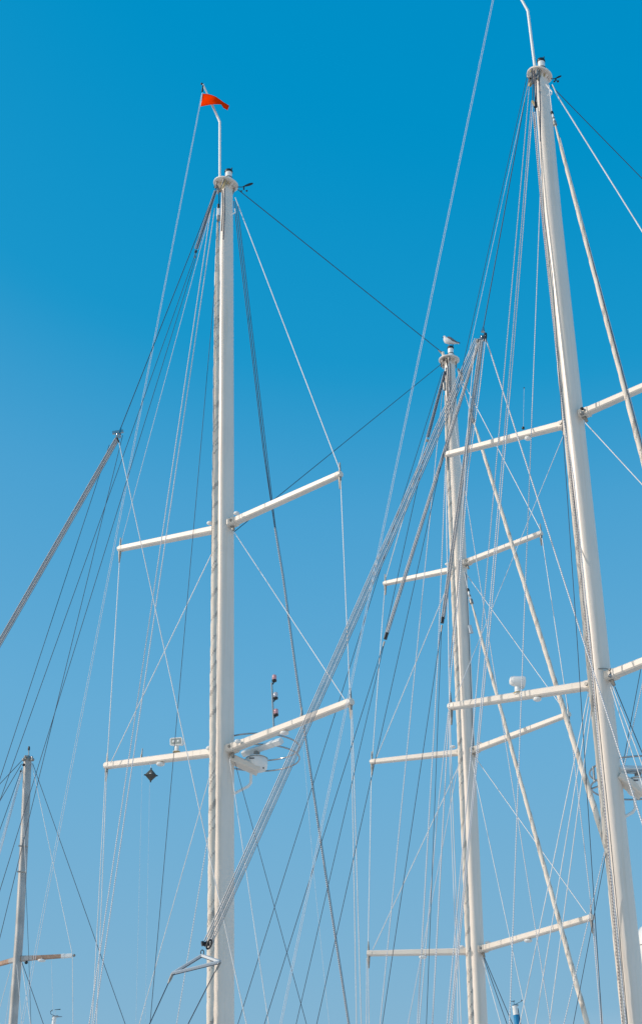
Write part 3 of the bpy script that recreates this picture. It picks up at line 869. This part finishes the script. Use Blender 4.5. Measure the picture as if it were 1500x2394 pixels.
MB().bar(P(1243, 236, 32.4), P(1249, 246, 32.4), (.06, .05)).build('rope_clutch', M['stain'], mC)

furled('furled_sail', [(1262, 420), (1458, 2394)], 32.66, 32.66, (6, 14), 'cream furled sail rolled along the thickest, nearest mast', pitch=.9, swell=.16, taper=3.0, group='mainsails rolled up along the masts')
C = [
 ('shroud', [(1290, 198), (1302, 224), (1500, 541)], 'W', 32.8, 30.5, 3.6),
 ('stay', [(1287, 200), (1500, 418)], 'K', 32.9, 36.0, 2.2),
 ('shroud', [(1364, 985), (1500, 1133)], 'W', 32.8, 30.8, 3.3),
 ('shroud', [(1318, 1012), (1062, 1636)], 'T', 33.0, 34.5, 2.2),
 ('shroud', [(1041, 1078), (1050, 1640)], 'W', 34.9, 34.6, 3.2),
 ('shroud', [(1041, 1078), (1022, 1560), (975, 2394)], 'R', 34.8, 34.0, 3.0),
 ('shroud', [(1049, 1665), (1053, 1900), (1068, 2300), (1070, 2394)], 'W', 34.6, 34.0, 2.4),
 ('shroud', [(1051, 1665), (1058, 1900), (1077, 2394)], 'W', 34.6, 34.0, 2.4),
 ('halyard', [(1047, 1665), (1022, 1900), (979, 2394)], 'R', 34.4, 33.5, 2.6),
 ('halyard', [(1236, 205), (1127, 1450), (1088, 1900), (1044, 2394)], 'R', 32.8, 31.5, 3.2),
 ('halyard', [(1241, 240), (1196, 800), (1141, 1450), (1100, 1900), (1051, 2394)], 'R', 32.8, 31.5, 3.2),
 ('halyard', [(1245, 240), (1201, 800), (1146, 1450), (1103, 1900), (1055, 2394)], 'R', 32.8, 31.5, 3.2),
 ('halyard', [(1264, 395), (1245, 900), (1224, 1450), (1190, 2394)], 'R', 32.7, 32.0, 2.8),
 ('stay', [(1232, 174), (740, 2394)], 'K', 32.8, 31.0, 2.2),
 ('stay', [(1237, 180), (1092, 840)], 'T', 32.85, 32.5, 1.5),
 ('halyard', [(1290, 640), (1307, 900), (1348, 1500), (1406, 2394)], 'K', 32.4, 31.5, 2.1),
 ('shroud', [(1374, 1620), (1214, 2394)], 'W', 32.8, 33.5, 2.8),
 ('shroud', [(1379, 1625), (1250, 2394)], 'W', 32.8, 33.5, 2.8),
 ('shroud', [(1383, 1640), (1283, 2394)], 'W', 32.8, 33.5, 2.8),
 ('shroud', [(1426, 1606), (1500, 1834)], 'W', 32.7, 31.8, 3.0),
 ('shroud', [(1431, 1606), (1500, 1788)], 'W', 32.7, 31.8, 3.0),
 ('shroud', [(1436, 1606), (1500, 1761)], 'K', 32.7, 31.8, 2.6),
 ('halyard', [(1500, 1545), (1451, 1808)], 'K', 33.6, 33.6, 2.2, False),
 ('halyard', [(1502, 1590), (1454, 1808)], 'R', 33.6, 33.6, 2.6, False),
 ('halyard', [(1412, 1990), (1317, 2394)], 'R', 32.6, 32.8, 2.6),
 ('halyard', [(1415, 1995), (1339, 2394)], 'K', 32.6, 32.8, 2.0),
 ('halyard', [(1245, 262), (1257, 400), (1269, 540), (1308, 900), (1330, 1080), (1367, 1450), (1384, 1600), (1413, 1900), (1454, 2394)], 'P', 32.35, 32.3, 3.0),
 ('halyard', [(1249, 262), (1262, 430), (1277, 600), (1316, 980), (1340, 1120), (1373, 1450), (1390, 1660), (1428, 2050), (1462, 2394)], 'R', 32.35, 32.3, 3.4),
 ('halyard', [(1250, 262), (1268, 520), (1300, 820), (1345, 1200), (1378, 1480), (1394, 1640), (1424, 1940), (1466, 2394)], 'K', 32.38, 32.3, 1.8),  # dark line drawn in as the shadow beside the hugging ropes
 ('halyard', [(1259, 260), (1272, 520), (1290, 640)], 'K', 32.4, 32.4, 1.6),
]
for row in C:
    nm, px, st, d0, d1, w = row[:6]
    wire(mC, nm, px, st, d0, d1, w, ext=(row[6] if len(row) > 6 else None))
hs = headsail([(1296, 290), (1520, 1145)], 32.4, 30.6, (7, 15), 'furled headsail with a dark seam, rolled on the stay ahead of the thickest mast', (1282, 200))
wire(hs, 'luff_seam', [(1304, 312), (1527, 1145)], 'K', 32.35, 30.5, 2.6)
wire(hs, 'luff_seam', [(1308, 322), (1530, 1145)], 'W', 32.4, 30.6, 2.0)

# long white line from the tackle block forward
wire(None, 'topping_line', [(1136, 797), (1150, 838), (1500, 1925)], 'R', 33.9, 31.0, 3.6, label='long white rope crossing ahead of the thickest mast to the frame edge', cat='rope')
fh = thing('flag_halyard', P(656, 2394, 31.0), 'pale doubled line running the whole height between both leading masts', 'rope')
wire(fh, 'line', [(1167, -82), (654, 2394)], 'T', 32.9, 31.0, 2.0)
wire(fh, 'line', [(1170, -82), (658, 2394)], 'T', 32.9, 31.0, 2.0)

# big tackle
D0, D1 = 34.0, 33.0
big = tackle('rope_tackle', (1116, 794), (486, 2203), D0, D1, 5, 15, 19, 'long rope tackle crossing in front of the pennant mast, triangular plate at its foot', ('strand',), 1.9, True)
bc = P(1128, 790, D0); k_ = pxm(bc)
block(big, bc, 7 * k_, Vector((1, .3, 0)), 3, 'steel', 2.0)
block(big, P(1118, 797, D0 - .1), 5 * k_, Vector((1, .3, 0)), 3, 'fitting', 1.4)
MB().lathe(P(1133, 788, D0 - .15), [(10.5*k_, -.022), (10.5*k_, .022)], 18, Vector((1, .14, 0))).build('sheave', M['black'], big)
MB().tube([P(1129, 764, D0), P(1128, 776, D0)], [.018, .05], 8).build('shackle', M['steel'], big)
MB().tube([P(1235, 183, 32.9), P(1129, 766, D0)], 1.15 * k_, 6).build('pendant_wire', M['dark'], big)
# lower sheaves
for i, (x, y) in enumerate(((474, 2206), (480, 2207), (486, 2206))):
    MB().lathe(P(x, y, D1), [(5.2*k_, -.022), (4.4*k_, 0), (5.2*k_, .022)], 18, Vector((1, .25, .25))).build('sheave', M['black'], big)
c = P(489, 2208, D1 - .1)
MB().tube([c + Vector((math.cos(R(a)) * .045 * .9 + math.sin(R(a)) * .025, 0, math.sin(R(a)) * .085)) for a in range(0, 361, 20)], .018, 8, caps=False).build('thimble', M['black'], big)
c = P(473, 2227, D1)
MB().tube([c + Vector((math.cos(R(a)) * .030, 0, math.sin(R(a)) * .05)) for a in range(0, 361, 20)], .009, 8, caps=False).build('shackle', M['black'], big)
V0, V1, V2 = P(472, 2234, D1), P(404, 2276, D1), P(514, 2249, D1 - .25)
for a, b in ((V0, V1), (V0, V2), (V1, V2)):
    MB().bar(a, b, (.07, .075), None, .2, up=Vector((0, 1, .25))).build('plate_bar', M['plate'], big)
    MB().bar(a + Vector((0, -.04, -.038)), b + Vector((0, -.04, -.038)), (.012, .012)).build('plate_edge', M['dark'], big)
for a, e in ((V1, (350, 2394)), (V2, (440, 2394))):
    q = P(*e, D1 - .3)
    t_ = (q - a).normalized()
    MB().tube([a, a + t_ * .14, a + t_ * .22], [.032, .028, .014], 8).build('turnbuckle', M['fitting'], big)
    MB().tube([a + t_ * .1, extend([a, q])[-1]], .0105, 6).build('bridle_wire', M['dark'], big)
# second and third tackles from the same block
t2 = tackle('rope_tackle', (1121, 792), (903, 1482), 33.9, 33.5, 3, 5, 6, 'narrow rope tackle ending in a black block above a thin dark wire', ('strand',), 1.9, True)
MB().bar(P(904, 1480, 33.5), P(900, 1494, 33.5), (.09, .07), (.075, .07), .2).build('block_cheek', M['black'], t2)
MB().tube([P(898, 1500, 33.5), P(894, 1514, 33.5)], [.02, .014], 8).build('swivel', M['fitting'], t2)
wire(t2, 'pendant_wire', [(896, 1506), (618, 2394)], 'K', 33.5, 32.5, 2.2)
wire(t2, 'pendant_wire', [(897, 1506), (692, 2394)], 'K', 33.5, 32.5, 2.0)
t3 = tackle('rope_tackle', (1124, 796), (1034, 1446), 33.8, 33.5, 4, 7, 7, 'rope tackle hanging beside the gull mast, black block at its end', ('strand',), 1.6, True)
MB().bar(P(1034, 1444, 33.5), P(1033, 1456, 33.5), (.10, .07), (.085, .07), .2).build('block_cheek', M['black'], t3)
MB().tube([P(1032, 1462, 33.5), P(1030, 1478, 33.5)], [.022, .014], 8).build('swivel', M['fitting'], t3)
wire(t3, 'pendant_wire', [(1031, 1470), (893, 2394)], 'K', 33.5, 32.5, 2.2)
wire(t3, 'pendant_wire', [(1031, 1470), (996, 2394)], 'K', 33.5, 32.5, 2.0)
t4 = thing('rope_fall', P(1010, 2394, 32.8), 'loose doubled rope falling from the steel block past the gull mast', 'rope')
wire(t4, 'line', [(1134, 792), (1118, 930), (1094, 1100), (1072, 1379), (1053, 1580), (1010, 2394)], 'R', 33.8, 32.8, 3.2)
wire(t4, 'line', [(1129, 792), (1113, 930), (1089, 1100), (1068, 1379), (1050, 1560)], 'D', 33.8, 33.4, 3.0)
wire(t4, 'line', [(1112, 800), (1106, 838), (1095, 965), (1082, 1163), (1074, 1310)], 'W', 33.8, 33.4, 2.6)

# radar of mast C and the antenna on its spreader
pm, rm = axis_at(C_PX, DC, 1815)
rcC = P(1487, 1803, DC + .9)
radar((1492, 1838), DC + .15, 1.0, 'white radar in steel guard rings behind the thickest mast', None, rcC, 106 * pxm(rcC), .30, (.62, .2, .05), pm + Vector((.12, 0, 0)))
hc = on_bar(c2l, c2lT, .52); hc = P(1209, 1618, hc.y)
an = thing('satellite_antenna', hc, 'white drum antenna on a short post, standing on a spreader', 'antenna')
k_ = pxm(hc)
MB().lathe(hc, [(9*k_, -6*k_), (9*k_, -3*k_), (7*k_, 0), (6.5*k_, 14*k_)], 20).build('post', M['white'], an)
MB().lathe(hc, [(10*k_, -4*k_), (10*k_, -1.5*k_)], 20).build('base_ring', M['stain'], an)
q0 = hc + Vector((-14*k_, -.03, 27*k_)); q1 = hc + Vector((18*k_, .03, 24*k_))
MB().lathe(q0, [(3*k_, -4*k_), (9*k_, -2*k_), (11.5*k_, 3*k_), (13*k_, 14*k_), (15.5*k_, 29*k_), (15*k_, 31*k_)], 24, (q1 - q0)).build('drum', M['white'], an)
# radome at the right edge
rd = P(1523, 2222, 34.2)
ro = thing('radome', rd, 'pale rounded radome half hidden behind the thickest mast at the bottom', 'radome')
k_ = pxm(rd)
MB().lathe(rd, [(30*k_, -48*k_), (37*k_, -40*k_), (38*k_, 10*k_), (34*k_, 34*k_), (24*k_, 50*k_), (8*k_, 58*k_)], 32).build('dome', M['white'], ro)
MB().lathe(rd, [(38.4*k_, 6*k_), (38.6*k_, 8*k_)], 32).build('seam', M['fitting'], ro)
MB().lathe(rd, [(26*k_, -70*k_), (28*k_, -48*k_)], 24).build('pedestal', M['fitting'], ro)
p_, r_ = axis_at(C_PX, DC, 2290)
MB().bar(p_, rd - Vector((0, 0, 66*k_)), (.2, .12), (.3, .10)).build('mount_arm', M['paint_b'], ro)

# =====================================================================  small mast at the left
DS = 58.0
S_PX = [(65, 1780, 17), (58, 1950, 17.5), (46, 2180, 18), (31, 2394, 18.5)]
bs = P(31, 2394, DS); bs.z = 0
mS = thing('yacht_mast', bs, 'grey aluminium mast with wooden spreaders, far off by the frame edge', 'mast')
mast_tube(mS, S_PX, DS, 1.4, 'aluminium')
k_ = pxm(P(65, 1775, DS))
c = P(65, 1776, DS)
MB().lathe(c, [(9*k_, -4*k_), (10*k_, 0), (9*k_, 5*k_), (5*k_, 9*k_)], 16).build('masthead_cap', M['fitting'], mS)
for x, y, r_, m_ in ((56, 1776, 4, 'fitting'), (77, 1776, 4, 'fitting'), (56, 1788, 3.4, 'black'), (75, 1770, 3, 'steel'), (60, 1769, 3.4, 'fitting'), (49, 1803, 2.2, 'black')):
    MB().ball(P(x, y, DS - .2), r_ * k_).build('sheave', M[m_], mS)
o = MB().tube([P(68, 1770, DS), P(68, 1754, DS)], 1.3*k_, 8).build('light_stem', M['steel'], mS)
MB().lathe(P(68, 1752, DS), [(2.6*k_, -2*k_), (2.6*k_, 3*k_), (2*k_, 7*k_)], 10).build('masthead_light', M['black'], o)
for y in (2043, 1983):
    p_, r_ = axis_at(S_PX, DS, y)
    MB().bar(p_ - Vector((r_, .3, 0)), p_ + Vector((r_ + .06, -.3, -.03)), (.05, .05)).build('mast_bracket', M['fitting'], mS)
p_, r_ = axis_at(S_PX, DS, 2242)
tr = H(168, 2234, p_.z + .1); tl = H(-70, 2273, p_.z + .1)
for tt in (tr, tl):
    o = MB().bar(p_, tt, (.12, .17), (.09, .12), .2).build('spreader', M['wood'], mS)
    dn = (tt - p_).normalized()
    MB().bar(tt - dn * .35, tt + dn * .02, (.12, .15), (.11, .13)).build('end_fitting', M['white'], o)
    MB().bar(p_ + dn * r_, p_ + dn * .5, (.13, .19), (.12, .17)).build('root_bracket', M['aluminium'], o)
    MB().ball(tt + dn * .08, .05).build('end_cap', M['fitting'], o)
deck_light(mS, p_.lerp(tr, .45) - Vector((0, 0, .03)), .9)
MB().ball(P(62, 2250, 57.5), .06).build('tang', M['black'], mS)
Sx = [
 ('shroud', [(75, 1785), (169, 2228)], 'W', 58, 56.5, 1.7), ('shroud', [(170, 2238), (171, 2394)], 'W', 56.5, 56.5, 1.8),
 ('stay', [(77, 1785), (293, 2394)], 'K', 58, 55, 2.0), ('halyard', [(60, 2040), (68, 2240), (73, 2394)], 'K', 57.6, 57.5, 1.3),
 ('stay', [(52, 1778), (0, 1833)], 'K', 58, 58, 1.8), ('stay', [(51, 1786), (0, 1873)], 'K', 58, 58, 1.8), ('stay', [(52, 1795), (0, 1941)], 'K', 58, 57, 1.8),
 ('halyard', [(53, 1800), (0, 1990)], 'R', 58, 57, 1.8), ('halyard', [(55, 1800), (0, 1998)], 'R', 58, 57, 1.6), ('halyard', [(51, 1800), (0, 1978)], 'T', 58, 57, 1.6),
 ('shroud', [(52, 2250), (102, 2394)], 'K', 57.6, 56.8, 2.0), ('shroud', [(51, 2250), (72, 2394)], 'W', 57.6, 57, 1.8), ('shroud', [(28, 2255), (0, 2356)], 'W', 58, 58.5, 1.5),
 ('halyard', [(40, 2255), (52, 2394)], 'W', 57.5, 57.3, 1.4), ('halyard', [(121, 2246), (125, 2394)], 'T', 57, 57, .9), ('halyard', [(55, 1900), (61, 2040)], 'W', 57.6, 57.6, 1.6),
 ('halyard', [(27, 2300), (13, 2394)], 'T', 58, 58, 1.3),
]
for nm, px, st, d0, d1, w in Sx: wire(mS, nm, px, st, d0, d1, w)

# =====================================================================  two distant mast tips
def tip_mast(x, y, w, D, label, blue=False):
    b = P(x, y, D); base = Vector((b.x, b.y, 0))
    root = thing('distant_mast', base, label, 'mast')
    k = pxm(b)
    q = P(x + (6 if blue else -2), 2394, D)
    MB().tube([b, q, Vector((q.x, q.y, 0))], w / 2 * k, 16).build('mast_tube', M['white'], root)
    if blue:
        q0 = b.lerp(q, .50)
        MB().tube([q0, q, Vector((q.x, q.y, 1))], w / 2 * k * 1.04, 16).build('painted_band', M['blue'], root)
        MB().tube([b + Vector((w * .55 * k, 0, -5*k)), q + Vector((w * .62 * k, -.02, 0))], 1.2 * k, 6).build('halyard', M['dark'], root)
    MB().bar(b + Vector((-5*k, 0, 1*k)), b + Vector((8*k, 0, 2*k)), (.1, 3*k), (.1, 3.4*k)).build('masthead_cap', M['steel'], root)
    MB().bar(b + Vector((-5*k, 0, -6*k)), b + Vector((-2*k, 0, -6*k)), (.1, 5*k)).build('sheave', M['fitting'], root)
    v = b + Vector((0, 0, 3*k))
    if blue:
        MB().tube([v, v + Vector((15*k, 0, 7*k)), v + Vector((17*k, 0, 10*k))], [.6*k, .6*k, 2*k], 6).build('wind_vane', M['dark'], root)
        MB().tube([v + Vector((-8*k, 0, 7*k)), v + Vector((1*k, 0, 8*k))], [.5*k, 1.1*k], 6).build('anemometer', M['dark'], root)
        MB().tube([v, v + Vector((-2*k, 0, 7*k))], .5*k, 6).build('anemometer_stem', M['dark'], root)
    else:
        MB().tube([v, v + Vector((-9*k, 0, 4*k)), v + Vector((-10*k, 0, 9*k)), v + Vector((-5*k, 0, 13*k))], [.6*k, .6*k, .8*k, 1*k], 6).build('anemometer', M['dark'], root)
        MB().tube([v, v + Vector((2*k, 0, 12*k))], .4*k, 6).build('vane_stem', M['thin'], root)
        MB().tube([v + Vector((-1*k, 0, 13*k)), v + Vector((12*k, 0, 14*k))], [.5*k, 1.1*k], 6).build('wind_vane', M['dark'], root)
        MB().tube([b + Vector((4*k, 0, 1*k)), b + Vector((17*k, 0, 1*k))], [1.8*k, .8*k], 6).build('navigation_light', M['steel'], root)
    return root
tip_mast(128, 2378, 9, 70, 'tip of a distant mast with a wind vane, beside the grey mast')
tip_mast(1202, 2352, 12, 60, 'tip of a distant white mast with a bright blue band', True)
